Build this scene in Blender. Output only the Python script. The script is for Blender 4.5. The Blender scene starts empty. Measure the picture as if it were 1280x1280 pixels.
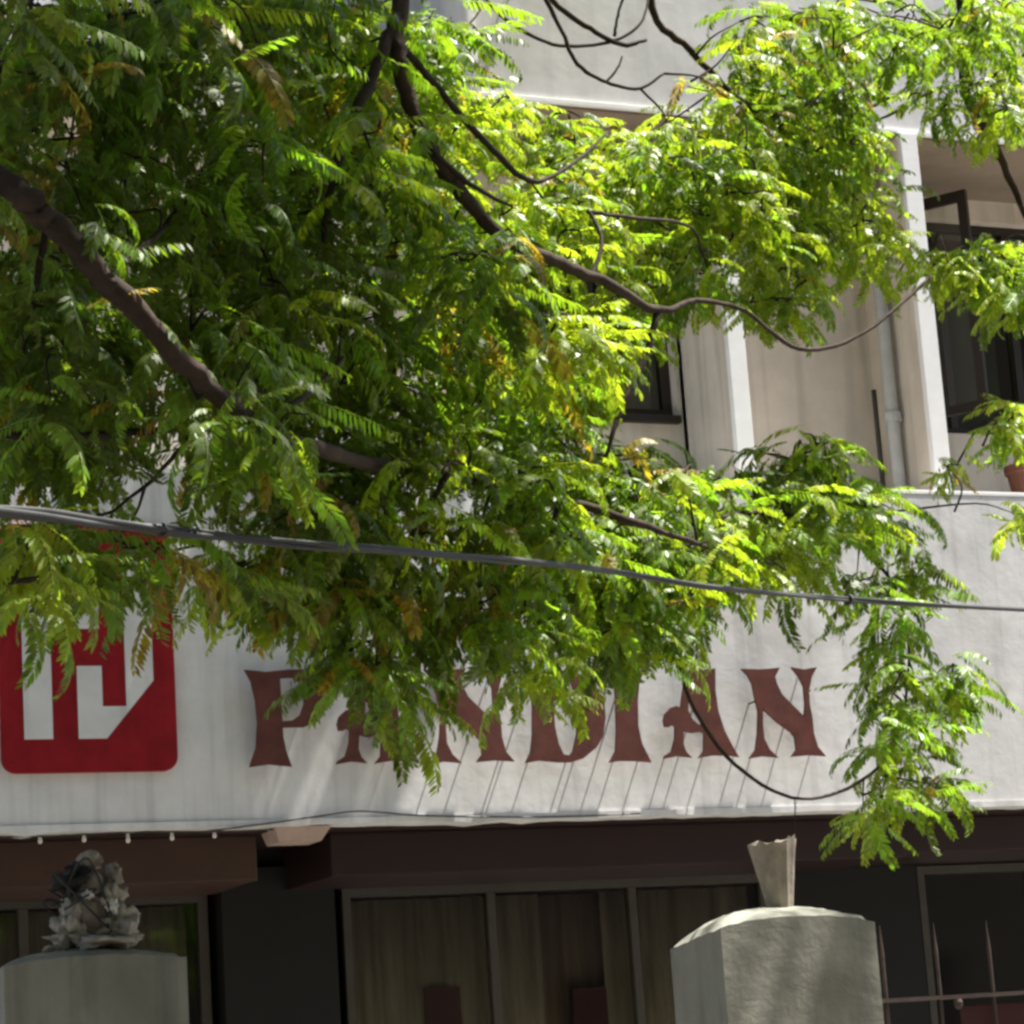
import bpy, bmesh, math, random
import numpy as np
from mathutils import Vector, Matrix

R = math.radians
sc = bpy.context.scene
COL = sc.collection

# ------------------------------------------------------------------ camera
CAM_POS = Vector((0.0, -13.0, 1.55))
YAW, PITCH, ROLL, FPX = R(23.2), R(12.2), R(3.87), 3275.0
_F = Vector((math.sin(YAW)*math.cos(PITCH), math.cos(YAW)*math.cos(PITCH), math.sin(PITCH)))
_R0 = Vector((math.cos(YAW), -math.sin(YAW), 0)); _U0 = _R0.cross(_F)
_RT = _R0*math.cos(ROLL) - _U0*math.sin(ROLL); _UP = _U0*math.cos(ROLL) + _R0*math.sin(ROLL)
cam = bpy.data.objects.new('camera', bpy.data.cameras.new('camera'))
COL.objects.link(cam)
cam.matrix_world = Matrix(((_RT.x, _UP.x, -_F.x, CAM_POS.x), (_RT.y, _UP.y, -_F.y, CAM_POS.y),
                           (_RT.z, _UP.z, -_F.z, CAM_POS.z), (0, 0, 0, 1)))
cam.data.sensor_width = 36.0
cam.data.lens = 36.0*FPX/1280.0
cam.data.clip_end = 500
sc.camera = cam

# ------------------------------------------------------------------ light
SUN = Vector((0.42, -0.09, 1.0)).normalized()          # towards the sun: high, from the right, grazing the facade
world = bpy.data.worlds.new('World'); sc.world = world; world.use_nodes = True
wn = world.node_tree.nodes; wl = world.node_tree.links
sky = wn.new('ShaderNodeTexSky'); sky.sky_type = 'NISHITA'; sky.sun_disc = False
sky.sun_elevation = math.asin(SUN.z); sky.sun_rotation = math.atan2(SUN.x, SUN.y)
sky.air_density = 1.0; sky.dust_density = 1.5
wl.new(sky.outputs[0], wn['Background'].inputs[0]); wn['Background'].inputs[1].default_value = 0.062
sun = bpy.data.objects.new('sun', bpy.data.lights.new('sun', 'SUN')); COL.objects.link(sun)
sun.data.energy = 5.0; sun.data.angle = R(0.53); sun.data.color = (1.0, 0.96, 0.89)
sun.rotation_euler = SUN.to_track_quat('Z', 'Y').to_euler(); sun.location = (0, -4, 20)
sc.view_settings.view_transform = 'Standard'; sc.view_settings.look = 'None'
sc.view_settings.gamma = 1.0; sc.view_settings.use_curve_mapping = False
sc.view_settings.exposure = 1.82
sc.render.engine = 'CYCLES'
sc.cycles.use_denoising = True
sc.cycles.max_bounces = 8; sc.cycles.transparent_max_bounces = 8
sc.cycles.pixel_filter_type = 'BLACKMAN_HARRIS'; sc.cycles.filter_width = 2.9

# ------------------------------------------------------------------ helpers
def at(px, py, Y):
    """the point of the plane y = Y seen at a photograph pixel"""
    d = _F*FPX + _RT*(px-640) - _UP*(py-640)
    return CAM_POS + d*((Y-CAM_POS.y)/d.y)

def tag(o, label=None, cat=None, group=None, kind=None):
    if label: o['label'] = label
    if cat: o['category'] = cat
    if group: o['group'] = group
    if kind: o['kind'] = kind
    return o

def empty(name, loc, label, cat, group=None):
    o = bpy.data.objects.new(name, None); COL.objects.link(o); o.location = loc
    o.empty_display_size = 0.1
    return tag(o, label, cat, group)

def link(name, me, mat=None, parent=None):
    o = bpy.data.objects.new(name, me); COL.objects.link(o)
    if mat is not None:
        for m in (mat if isinstance(mat, (list, tuple)) else [mat]):
            me.materials.append(m)
    if parent is not None:
        o.parent = parent
        p = Vector((0, 0, 0)); q = parent
        while q is not None:
            p += q.location; q = q.parent
        o.location = -p
    return o

def build(name, bm, mat, parent=None, smooth=False):
    me = bpy.data.meshes.new(name); bmesh.ops.recalc_face_normals(bm, faces=bm.faces)
    bm.to_mesh(me); bm.free()
    if smooth:
        for p in me.polygons: p.use_smooth = True
    return link(name, me, mat, parent)

def bbox(bm, x0, x1, y0, y1, z0, z1, bev=0.0):
    r = bmesh.ops.create_cube(bm, size=1.0)
    vs = r['verts']
    for v in vs:
        v.co = Vector(((x0+x1)/2 + v.co.x*(x1-x0), (y0+y1)/2 + v.co.y*(y1-y0), (z0+z1)/2 + v.co.z*(z1-z0)))
    if bev:
        es = list({e for v in vs for e in v.link_edges})
        bmesh.ops.bevel(bm, geom=es, offset=bev, segments=2, affect='EDGES', profile=0.7)

def box(name, x0, x1, y0, y1, z0, z1, mat, parent=None, bev=0.0):
    bm = bmesh.new(); bbox(bm, x0, x1, y0, y1, z0, z1, bev)
    return build(name, bm, mat, parent)

def spline(pts, n=8):
    P = [Vector(p) for p in pts]
    P = [P[0]*2-P[1]] + P + [P[-1]*2-P[-2]]
    out = []
    for i in range(1, len(P)-2):
        for k in range(n):
            t = k/n
            a, b, c, d = P[i-1], P[i], P[i+1], P[i+2]
            out.append(0.5*((2*b) + (c-a)*t + (2*a-5*b+4*c-d)*t*t + (3*b-a-3*c+d)*t*t*t))
    out.append(P[-2].copy())
    return out

def tube(bm, pts, rads, sides=8, jit=0.0, rng=random):
    n = len(pts); rings = []
    up = Vector((0.13, 0.2, 0.97))
    for i in range(n):
        t = (pts[min(i+1, n-1)] - pts[max(i-1, 0)]).normalized()
        a = t.cross(up)
        if a.length < 1e-4: a = t.cross(Vector((1, 0, 0)))
        a.normalize(); b = t.cross(a); up = a.cross(t)
        r = rads[i]*(1 + rng.uniform(-jit, jit))
        rings.append([bm.verts.new(pts[i] + (a*math.cos(2*math.pi*k/sides) + b*math.sin(2*math.pi*k/sides))*r*(1+rng.uniform(-jit, jit)*.6))
                      for k in range(sides)])
    for i in range(n-1):
        for k in range(sides):
            bm.faces.new((rings[i][k], rings[i][(k+1) % sides], rings[i+1][(k+1) % sides], rings[i+1][k]))
    bm.faces.new(rings[0][::-1]); bm.faces.new(rings[-1])

def lathe(bm, prof, cx, cy, seg=20, jit=0.0, rng=random):
    rings = []
    for r, z in prof:
        rings.append([bm.verts.new((cx + r*math.cos(2*math.pi*k/seg)*(1+rng.uniform(-jit, jit)), cy + r*math.sin(2*math.pi*k/seg)*(1+rng.uniform(-jit, jit)), z)) for k in range(seg)])
    for i in range(len(prof)-1):
        for k in range(seg):
            bm.faces.new((rings[i][k], rings[i][(k+1) % seg], rings[i+1][(k+1) % seg], rings[i+1][k]))
    bm.faces.new(rings[0][::-1]); bm.faces.new(rings[-1])

def prism(bm, outline, y0, y1, holes=()):
    """XZ outline (with holes) extruded from y0 to y1"""
    edges = []
    for loop in [outline] + list(holes):
        vs = [bm.verts.new((x, y0, z)) for x, z in loop]
        edges += [bm.edges.new((vs[i], vs[(i+1) % len(vs)])) for i in range(len(vs))]
    r = bmesh.ops.triangle_fill(bm, use_beauty=True, use_dissolve=False, edges=edges)
    fs = [g for g in r['geom'] if isinstance(g, bmesh.types.BMFace)]
    e = bmesh.ops.extrude_face_region(bm, geom=fs)
    for g in e['geom']:
        if isinstance(g, bmesh.types.BMVert): g.co.y = y1

# ------------------------------------------------------------------ materials
def mat(name, col, rough=0.8, var=0.0, scale=6.0, bump=0.0, bscale=40.0, spec=0.3, metal=0.0, stain=None, streak=0.0, stretch=(1, 1, 1)):
    m = bpy.data.materials.new(name); m.use_nodes = True
    N = m.node_tree.nodes; L = m.node_tree.links; B = N['Principled BSDF']
    B.inputs['Base Color'].default_value = (*col, 1); B.inputs['Roughness'].default_value = rough
    B.inputs['Specular IOR Level'].default_value = spec; B.inputs['Metallic'].default_value = metal
    tc = N.new('ShaderNodeTexCoord'); mp = N.new('ShaderNodeMapping'); mp.inputs['Scale'].default_value = stretch
    L.new(tc.outputs['Object'], mp.inputs[0])
    if var:
        no = N.new('ShaderNodeTexNoise'); no.inputs['Scale'].default_value = scale; no.inputs['Detail'].default_value = 7
        no.inputs['Roughness'].default_value = 0.65
        L.new(mp.outputs[0], no.inputs['Vector'])
        rp = N.new('ShaderNodeMapRange'); rp.inputs[1].default_value = 0.3; rp.inputs[2].default_value = 0.7
        rp.inputs[3].default_value = 1-var; rp.inputs[4].default_value = 1+var*0.5
        L.new(no.outputs['Fac'], rp.inputs[0])
        mx = N.new('ShaderNodeMix'); mx.data_type = 'RGBA'; mx.blend_type = 'MULTIPLY'; mx.inputs[0].default_value = 1
        mx.inputs[6].default_value = (*col, 1); L.new(rp.outputs[0], mx.inputs[7])
        out = mx.outputs[2]
        if stain is not None:
            n2 = N.new('ShaderNodeTexNoise'); n2.inputs['Scale'].default_value = scale*0.45; n2.inputs['Detail'].default_value = 9
            n2.inputs['Distortion'].default_value = 0.6
            L.new(mp.outputs[0], n2.inputs['Vector'])
            r2 = N.new('ShaderNodeMapRange'); r2.inputs[1].default_value = 0.54; r2.inputs[2].default_value = 0.72
            r2.inputs[3].default_value = 0; r2.inputs[4].default_value = 0.6
            L.new(n2.outputs['Fac'], r2.inputs[0])
            m2 = N.new('ShaderNodeMix'); m2.data_type = 'RGBA'; L.new(r2.outputs[0], m2.inputs[0])
            L.new(out, m2.inputs[6]); m2.inputs[7].default_value = (*stain, 1); out = m2.outputs[2]
        if streak:
            mp2 = N.new('ShaderNodeMapping'); mp2.inputs['Scale'].default_value = (9, 9, 0.5); L.new(tc.outputs['Object'], mp2.inputs[0])
            n3 = N.new('ShaderNodeTexNoise'); n3.inputs['Scale'].default_value = 1.3; n3.inputs['Detail'].default_value = 6
            L.new(mp2.outputs[0], n3.inputs['Vector'])
            r3 = N.new('ShaderNodeMapRange'); r3.inputs[1].default_value = 0.5; r3.inputs[2].default_value = 0.75
            r3.inputs[3].default_value = 1; r3.inputs[4].default_value = 1-streak
            L.new(n3.outputs['Fac'], r3.inputs[0])
            m3 = N.new('ShaderNodeMix'); m3.data_type = 'RGBA'; m3.blend_type = 'MULTIPLY'; m3.inputs[0].default_value = 1
            L.new(out, m3.inputs[6]); L.new(r3.outputs[0], m3.inputs[7]); out = m3.outputs[2]
        L.new(out, B.inputs['Base Color'])
    if bump:
        nb = N.new('ShaderNodeTexNoise'); nb.inputs['Scale'].default_value = bscale; nb.inputs['Detail'].default_value = 8
        nb.inputs['Roughness'].default_value = 0.6
        L.new(mp.outputs[0], nb.inputs['Vector'])
        bp = N.new('ShaderNodeBump'); bp.inputs['Strength'].default_value = 1.0; bp.inputs['Distance'].default_value = bump
        L.new(nb.outputs['Fac'], bp.inputs['Height']); L.new(bp.outputs[0], B.inputs['Normal'])
    return m

M = {}
M['fascia'] = mat('white_plaster', (0.61, 0.60, 0.59), 0.85, 0.17, 3.0, 0.0026, 9, 0.2, stain=(0.44, 0.42, 0.395), streak=0.24)
M['block'] = mat('grey_white_plaster', (0.60, 0.59, 0.585), 0.85, 0.17, 3.0, 0.0016, 9, 0.25, stain=(0.48, 0.47, 0.45), streak=0.12)
M['trim'] = mat('white_paint', (0.80, 0.79, 0.77), 0.7, 0.08, 5, 0.001, 60)
M['tan'] = mat('tan_plaster', (0.68, 0.60, 0.505), 0.85, 0.16, 2.2, 0.003, 14, 0.2, stain=(0.42, 0.36, 0.295), streak=0.25)
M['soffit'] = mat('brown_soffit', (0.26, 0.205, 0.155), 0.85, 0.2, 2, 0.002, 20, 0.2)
M['maroon'] = mat('maroon_paint', (0.019, 0.0075, 0.0068), 0.6, 0.25, 4, 0.001, 60, 0.3)
M['brownbeam'] = mat('brown_beam_paint', (0.048, 0.024, 0.017), 0.6, 0.25, 4, 0.001, 60, 0.3)
M['pink'] = mat('pinkish_stone', (0.36, 0.27, 0.225), 0.8, 0.2, 8, 0.002, 40)
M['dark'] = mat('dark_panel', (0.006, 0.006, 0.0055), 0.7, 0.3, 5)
M['red'] = mat('red_sign_paint', (0.235, 0.010, 0.015), 0.65, 0.32, 5, 0.0006, 60, 0.12, streak=0.2)
M['letter'] = mat('brown_letter_paint', (0.105, 0.038, 0.030), 0.65, 0.35, 9, 0.0008, 90, 0.12, stain=(0.075, 0.035, 0.024))
M['frame'] = mat('grey_brown_frame', (0.05, 0.044, 0.037), 0.5, 0.2, 8)
M['darkframe'] = mat('dark_window_frame', (0.030, 0.022, 0.018), 0.5, 0.2, 8)
M['curtain'] = mat('olive_curtain', (0.27, 0.225, 0.165), 0.9, 0.35, 3, stretch=(6, 6, 0.6))
M['greycurtain'] = mat('grey_blind', (0.20, 0.175, 0.155), 0.9, 0.2, 3)
M['poster'] = mat('red_brown_panel', (0.06, 0.016, 0.015), 0.7, 0.2, 6)
M['pillar'] = mat('aged_cream_plaster', (0.285, 0.28, 0.235), 0.85, 0.24, 3.6, 0.006, 12, 0.15, stain=(0.15, 0.145, 0.115), streak=0.38)
M['pipe'] = mat('grey_pipe', (0.45, 0.45, 0.43), 0.45, 0.15, 10, 0, 40, 0.5)
M['rust'] = mat('rusty_iron', (0.07, 0.048, 0.04), 0.7, 0.4, 20, 0.0008, 90)
M['concrete'] = mat('weathered_concrete', (0.33, 0.285, 0.23), 0.9, 0.4, 14, 0.004, 40, stain=(0.2, 0.16, 0.12))
M['cloth'] = mat('grey_rag', (0.38, 0.35, 0.29), 0.95, 0.35, 12, 0.004, 50)
M['blackplastic'] = mat('black_plastic', (0.026, 0.023, 0.02), 0.8, 0.2, 10)
M['whitebit'] = mat('white_enamel', (0.62, 0.61, 0.57), 0.5, 0.1, 10)
M['terracotta'] = mat('terracotta', (0.15, 0.06, 0.038), 0.8, 0.25, 10, 0.001, 60)
M['soil'] = mat('soil', (0.05, 0.035, 0.025), 0.95, 0.3, 20)
M['cable'] = mat('grey_cable', (0.026, 0.026, 0.026), 0.55, 0.3, 30, 0.0008, 120, 0.4)
M['wire'] = mat('dark_wire', (0.04, 0.04, 0.04), 0.6, 0.2, 30)
M['bark'] = mat('bark', (0.050, 0.034, 0.026), 0.9, 0.45, 12, 0.008, 30, 0.2, stain=(0.085, 0.066, 0.052))
M['twig'] = mat('twig_bark', (0.038, 0.026, 0.020), 0.85, 0.4, 25, 0.002, 80, 0.2)
M['ground'] = mat('dusty_ground', (0.21, 0.185, 0.155), 0.95, 0.25, 1.5, 0.006, 20)
M['road'] = mat('asphalt', (0.055, 0.053, 0.05), 0.9, 0.25, 3, 0.004, 60)
M['paving'] = mat('concrete_paving', (0.24, 0.225, 0.2), 0.9, 0.2, 2, 0.003, 30)

def glass_mat(name, tint, gloss=0.12):
    m = bpy.data.materials.new(name); m.use_nodes = True
    N = m.node_tree.nodes; L = m.node_tree.links
    N.remove(N['Principled BSDF']); out = N['Material Output']
    tr = N.new('ShaderNodeBsdfTransparent'); tr.inputs[0].default_value = (*tint, 1)
    gl = N.new('ShaderNodeBsdfGlossy'); gl.inputs['Roughness'].default_value = 0.05
    lw = N.new('ShaderNodeFresnel'); lw.inputs['IOR'].default_value = 1.45
    mx = N.new('ShaderNodeMixShader'); L.new(lw.outputs[0], mx.inputs[0]); L.new(tr.outputs[0], mx.inputs[1]); L.new(gl.outputs[0], mx.inputs[2])
    L.new(mx.outputs[0], out.inputs[0])
    return m
M['glass'] = glass_mat('window_glass', (0.93, 0.94, 0.92))

def leaf_mat(name, refl, trans, gloss=0.45):
    m = bpy.data.materials.new(name); m.use_nodes = True
    N = m.node_tree.nodes; L = m.node_tree.links; B = N['Principled BSDF']; out = N['Material Output']
    geo = N.new('ShaderNodeNewGeometry')
    hs = N.new('ShaderNodeHueSaturation'); ht = N.new('ShaderNodeHueSaturation')
    mr = N.new('ShaderNodeMapRange'); mr.inputs[3].default_value = 0.478; mr.inputs[4].default_value = 0.515
    mv = N.new('ShaderNodeMapRange'); mv.inputs[3].default_value = 0.65; mv.inputs[4].default_value = 1.35
    L.new(geo.outputs['Random Per Island'], mr.inputs[0]); 
    no = N.new('ShaderNodeTexNoise'); no.inputs['Scale'].default_value = 2.3; no.inputs['Detail'].default_value = 4
    tc = N.new('ShaderNodeTexCoord'); L.new(geo.outputs['Position'], no.inputs['Vector'])
    L.new(geo.outputs['Random Per Island'], mv.inputs[0])
    mr2 = N.new('ShaderNodeMapRange'); mr2.inputs[1].default_value = 0.3; mr2.inputs[2].default_value = 0.7
    mr2.inputs[3].default_value = 0.49; mr2.inputs[4].default_value = 0.51; L.new(no.outputs['Fac'], mr2.inputs[0])
    ad = N.new('ShaderNodeMath'); ad.operation = 'ADD'; L.new(mr.outputs[0], ad.inputs[0]); L.new(mr2.outputs[0], ad.inputs[1])
    sb = N.new('ShaderNodeMath'); sb.operation = 'SUBTRACT'; L.new(ad.outputs[0], sb.inputs[0]); sb.inputs[1].default_value = 0.5
    for h, c in ((hs, refl), (ht, trans)):
        h.inputs['Color'].default_value = (*c, 1); L.new(sb.outputs[0], h.inputs['Hue']); L.new(mv.outputs[0], h.inputs['Value'])
    L.new(hs.outputs[0], B.inputs['Base Color']); B.inputs['Roughness'].default_value = 0.48
    B.inputs['Specular IOR Level'].default_value = gloss
    tl = N.new('ShaderNodeBsdfTranslucent'); L.new(ht.outputs[0], tl.inputs[0])
    ads = N.new('ShaderNodeAddShader'); L.new(B.outputs[0], ads.inputs[0]); L.new(tl.outputs[0], ads.inputs[1])
    L.new(ads.outputs[0], out.inputs[0])
    return m
LEAF = [leaf_mat('leaf_deep_green', (0.042, 0.064, 0.011), (0.078, 0.125, 0.005), 0.2),
        leaf_mat('leaf_mid_green', (0.062, 0.098, 0.013), (0.135, 0.225, 0.008), 0.26),
        leaf_mat('leaf_yellow_green', (0.095, 0.128, 0.014), (0.215, 0.285, 0.010), 0.24),
        leaf_mat('leaf_olive_yellow', (0.095, 0.080, 0.014), (0.235, 0.175, 0.012), 0.2)]

# ------------------------------------------------------------------ ground
bm = bmesh.new(); bbox(bm, -150, 150, -150, 150, -0.5, 0.0)
tag(build('ground', bm, M['ground']), kind='structure')
bm = bmesh.new(); bbox(bm, -80, 80, -19.0, -9.0, -0.3, 0.004)
tag(build('road', bm, M['road']), kind='structure')
bm = bmesh.new(); bbox(bm, -80, 80, -9.0, -5.3, -0.3, 0.13, 0.01)
tag(build('pavement', bm, M['paving']), kind='structure')
bm = bmesh.new(); bbox(bm, -10, 20, -4.4, 1.6, -0.3, 0.06)
tag(build('forecourt', bm, M['paving']), kind='structure')

# unseen building across the street, added to darken pane reflections and facade light
ob = empty('added_street_building', (4, -21.5, 0), 'unseen ochre five storey building across the street, added to darken panes and facade', 'building')
OB = mat('ochre_plaster', (0.20, 0.16, 0.115), 0.9, 0.2, 1.0)
box('wall', -22, 30, -30, -21.5, 0, 18.6, OB, ob); box('parapet', -22.1, 30.1, -21.7, -21.4, 18.602, 19.4, OB, ob)
for k in range(10):
    for z in (1.2, 4.8, 8.4, 12.0, 15.6):
        box('window', -19+k*5, -17+k*5, -21.53, -21.45, z, z+1.9, M['darkframe'], ob)

# ------------------------------------------------------------------ building
BX0, BX1 = -6.0, 18.0
bld = empty('hotel_building', (5, 0.0, 0), 'pale plastered building with sign band, dark ground floor and tan upper storey', 'building')
# sign band
bm = bmesh.new(); bbox(bm, BX0, BX1, 0.0, 1.6, 2.945, 4.77, 0.006)
build('sign_band', bm, M['fascia'], bld)
rng = random.Random(3)
bm = bmesh.new()                                        # chipped drip lip along the lower edge
n = 220; rows = []
for i in range(n+1):
    x = BX0 + (BX1-BX0)*i/n
    zb = 2.912 + rng.uniform(-0.004, 0.004) - (0.012 if rng.random() < 0.06 else 0); zt = 2.9445
    yf = -0.012 + rng.uniform(-0.003, 0.002)
    rows.append([bm.verts.new(c) for c in ((x, yf, zb), (x, yf, zt), (x, 0.16, zt), (x, 0.16, zb))])
for i in range(n):
    for k in range(4):
        bm.faces.new((rows[i][k], rows[i][(k+1) % 4], rows[i+1][(k+1) % 4], rows[i+1][k]))
bm.faces.new(rows[0]); bm.faces.new(rows[-1][::-1])
build('drip_lip', bm, M['fascia'], bld)
box('coping', BX0, BX1, -0.003, 0.7, 4.773, 4.80, M['trim'], bld, 0.006)
# upper storey walls
box('upper_wall', BX0, 5.9, 0.752, 1.6, 4.80, 7.08, M['tan'], bld)
box('upper_wall', 7.06, 8.49, 0.70, 1.6, 4.80, 7.08, M['tan'], bld)
# left window bay: wall pieces round an opening
LWX0, LWX1, LWZ0, LWZ1 = 6.02, 7.03, 5.40, 6.75
box('window_apron', 5.9, 7.06, 0.75, 1.1, 4.80, LWZ0, M['tan'], bld)
box('window_head', 5.9, 7.06, 0.75, 1.1, LWZ1, 7.08, M['tan'], bld)
box('window_jamb', 5.9, LWX0, 0.75, 1.1, LWZ0, LWZ1, M['tan'], bld)
box('window_jamb', LWX1, 7.06, 0.75, 1.1, LWZ0, LWZ1, M['tan'], bld)
# right window bay
RWX0, RWX1, RWZ0, RWZ1 = 8.72, 10.9, 5.46, 6.93
box('window_apron', 8.49, 13.0, 1.10, 1.5, 4.80, RWZ0, M['tan'], bld)
box('window_head', 8.49, 13.0, 1.10, 1.5, RWZ1, 7.08, M['tan'], bld)
box('window_jamb', 8.49, RWX0, 1.10, 1.5, RWZ0, RWZ1, M['tan'], bld)
box('window_jamb', RWX1, 13.0, 1.10, 1.5, RWZ0, RWZ1, M['tan'], bld)
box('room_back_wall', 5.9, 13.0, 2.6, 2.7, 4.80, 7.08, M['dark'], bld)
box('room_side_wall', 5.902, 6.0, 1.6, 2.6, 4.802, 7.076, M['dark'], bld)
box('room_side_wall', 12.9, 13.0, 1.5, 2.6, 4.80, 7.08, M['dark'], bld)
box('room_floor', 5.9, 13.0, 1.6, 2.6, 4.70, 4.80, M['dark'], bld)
# fins
for fx, fw in ((7.06, 0.105), (8.38, 0.11)):
    f = box('concrete_fin', fx, fx+fw, 0.10, 1.08, 4.80, 7.08, M['tan'], bld)
    box('painted_edge', fx-0.004, fx+fw+0.004, 0.088, 0.13, 4.80, 7.09, M['trim'], f, 0.004)
# upper block (projecting parapet) with soffit
box('upper_block', 5.56, BX1, 0.12, 3.0, 7.10, 11.6, M['block'], bld, 0.008)
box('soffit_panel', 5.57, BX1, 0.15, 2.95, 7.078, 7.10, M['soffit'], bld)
box('block_edge_trim', 5.545, BX1, 0.100, 0.125, 7.085, 7.115, M['trim'], bld, 0.003)
box('block_edge_trim', 5.545, 5.585, 0.100, 0.125, 7.117, 11.6, M['trim'], bld, 0.003)
box('upper_back_wall', BX0, 5.56, 0.85, 1.6, 7.08, 11.6, M['block'], bld)
box('floor_ledge', BX0, 5.555, 0.45, 0.85, 7.02, 7.16, M['block'], bld, 0.01)
# downpipe beside the right fin
bm = bmesh.new()
tube(bm, [Vector((8.315, 0.40, z)) for z in np.linspace(4.80, 7.08, 14)], [0.042]*14, 12)
dp = build('downpipe', bm, M['pipe'], bld, True)
for z in (5.35, 6.35):
    bm = bmesh.new(); tube(bm, [Vector((8.315, 0.40, z-0.03)), Vector((8.315, 0.40, z+0.03))], [0.055]*2, 12)
    bbox(bm, 8.35, 8.379, 0.385, 0.415, z-0.012, z+0.012)
    build('pipe_bracket', bm, M['pipe'], dp)
bm = bmesh.new(); tube(bm, [Vector((8.262, 0.50, z)) for z in np.linspace(4.80, 5.55, 6)], [0.016]*6, 10)
build('conduit', bm, M['frame'], bld, True)

def window(name, x0, x1, z0, z1, y, nx, fm, parent, t=0.05, d=0.06, glass=True, muntin=None):
    w = bpy.data.objects.new(name, None); COL.objects.link(w); w.parent = parent
    w.location = Vector((x0, y, z0)) - parent.location
    bm = bmesh.new()
    bbox(bm, x0, x1, y, y+d, z1-t, z1); bbox(bm, x0, x1, y, y+d, z0, z0+t)
    bbox(bm, x0, x0+t, y+.002, y+d-.002, z0+t, z1-t); bbox(bm, x1-t, x1, y+.002, y+d-.002, z0+t, z1-t)
    build('frame', bm, fm, w)
    step = (x1-x0)/nx
    for i in range(1, nx):
        box('mullion', x0+i*step-t/2, x0+i*step+t/2, y-.004, y+d-.006, z0+t, z1-t, fm, w, 0.004)
    if glass:
        for i in range(nx):
            a = x0 + i*step + (t if i == 0 else t/2); b = x0+(i+1)*step - (t if i == nx-1 else t/2)
            box('pane', a+.001, b-.001, y+d*.45, y+d*.55, z0+t+.001, z1-t-.001, M['glass'], w)
    return w
lw = window('window', LWX0, LWX1, LWZ0, LWZ1, 0.82, 2, M['darkframe'], bld, 0.06)
box('sill', LWX0-.04, LWX1-.003, 0.70, 0.818, LWZ0-.05, LWZ0-.002, M['darkframe'], lw, 0.006)
box('blind', LWX0+.07, LWX1-.10, 0.91, 0.925, LWZ0+.02, LWZ0+0.62, M['greycurtain'], lw)
box('cross_rail', LWX0+.06, LWX1-.06, 0.815, 0.835, 6.00, 6.035, M['trim'], lw)
rw = window('window', RWX0, RWX1, RWZ0, RWZ1, 1.18, 4, M['darkframe'], bld, 0.055, glass=True)
# open casement sash of the right window
sash = bpy.data.objects.new('open_sash', None); COL.objects.link(sash); sash.parent = rw
hx, hy = 8.70, 1.07; ox, oy = 9.10, 0.52
sash.location = Vector((hx, hy, RWZ0)) - rw.location - bld.location
ang = math.atan2(oy-hy, ox-hx); sl = math.hypot(ox-hx, oy-hy); sash.rotation_euler = (0, 0, ang)
def sashbox(name, x0, x1, y0, y1, z0, z1, m):
    me = bpy.data.meshes.new(name); b = bmesh.new(); bbox(b, x0, x1, y0, y1, z0, z1, 0.0); b.to_mesh(me); b.free()
    o = bpy.data.objects.new(name, me); COL.objects.link(o); me.materials.append(m); o.parent = sash
H = RWZ1-RWZ0
sashbox('stile', 0, .05, -.02, .02, .01, H-.01, M['darkframe']); sashbox('stile', sl-.06, sl, -.02, .02, .01, H-.01, M['darkframe'])
sashbox('rail', .05, sl-.06, -.018, .018, .01, .07, M['darkframe']); sashbox('rail', .05, sl-.06, -.018, .018, H-.08, H-.01, M['darkframe'])
sashbox('pane', .05, sl-.06, -.003, .003, .07, H-.08, M['glass'])
box('blind', 8.80, 9.75, 1.34, 1.352, RWZ0+.05, RWZ1-.35, mat('bottle_green_curtain', (0.05, 0.07, 0.055), 0.9, 0.2, 4), rw)

# ground floor
box('porch_ceiling', BX0, BX1, 0.165, 1.6, 2.90, 2.943, M['maroon'], bld)
box('beam', BX0, 4.11, 0.30, 1.15, 2.66, 2.898, M['brownbeam'], bld, 0.01)
box('beam', 4.52, 8.05, 0.30, 1.15, 2.665, 2.898, M['maroon'], bld, 0.01)
box('beam', 8.05+.004, BX1, 0.34, 1.15, 2.69, 2.898, M['maroon'], bld, 0.01)
bm = bmesh.new()                                      # short tapered corbel between the two beams
vs = [(4.16, .06, 2.835), (4.39, .06, 2.835), (4.39, .28, 2.835), (4.16, .28, 2.835), (4.13, .03, 2.909), (4.44, .03, 2.909), (4.44, .28, 2.909), (4.13, .28, 2.909)]
bv = [bm.verts.new(v) for v in vs]
for f in ((0, 1, 2, 3), (4, 5, 6, 7), (0, 1, 5, 4), (1, 2, 6, 5), (2, 3, 7, 6), (3, 0, 4, 7)): bm.faces.new([bv[i] for i in f])
build('corbel', bm, M['pink'], bld)
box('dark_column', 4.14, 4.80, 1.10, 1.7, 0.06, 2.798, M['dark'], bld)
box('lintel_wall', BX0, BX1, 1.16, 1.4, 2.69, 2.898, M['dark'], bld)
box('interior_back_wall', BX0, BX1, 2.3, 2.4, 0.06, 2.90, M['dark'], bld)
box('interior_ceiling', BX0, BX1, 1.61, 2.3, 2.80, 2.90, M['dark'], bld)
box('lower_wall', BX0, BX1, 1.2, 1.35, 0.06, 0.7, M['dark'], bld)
gw1 = window('glazed_front', 1.0, 4.09, 0.70, 2.68, 1.20, 3, M['frame'], bld, 0.055)
gw2 = window('glazed_front', 4.88, 7.60, 0.70, 2.67, 1.20, 3, M['frame'], bld, 0.05)
gw3 = window('glazed_front', 8.66, 12.0, 0.70, 2.68, 1.20, 4, M['frame'], bld, 0.05)
box('dark_column', 7.62, 8.64, 1.18, 1.6, 0.06, 2.687, M['dark'], bld)
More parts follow.
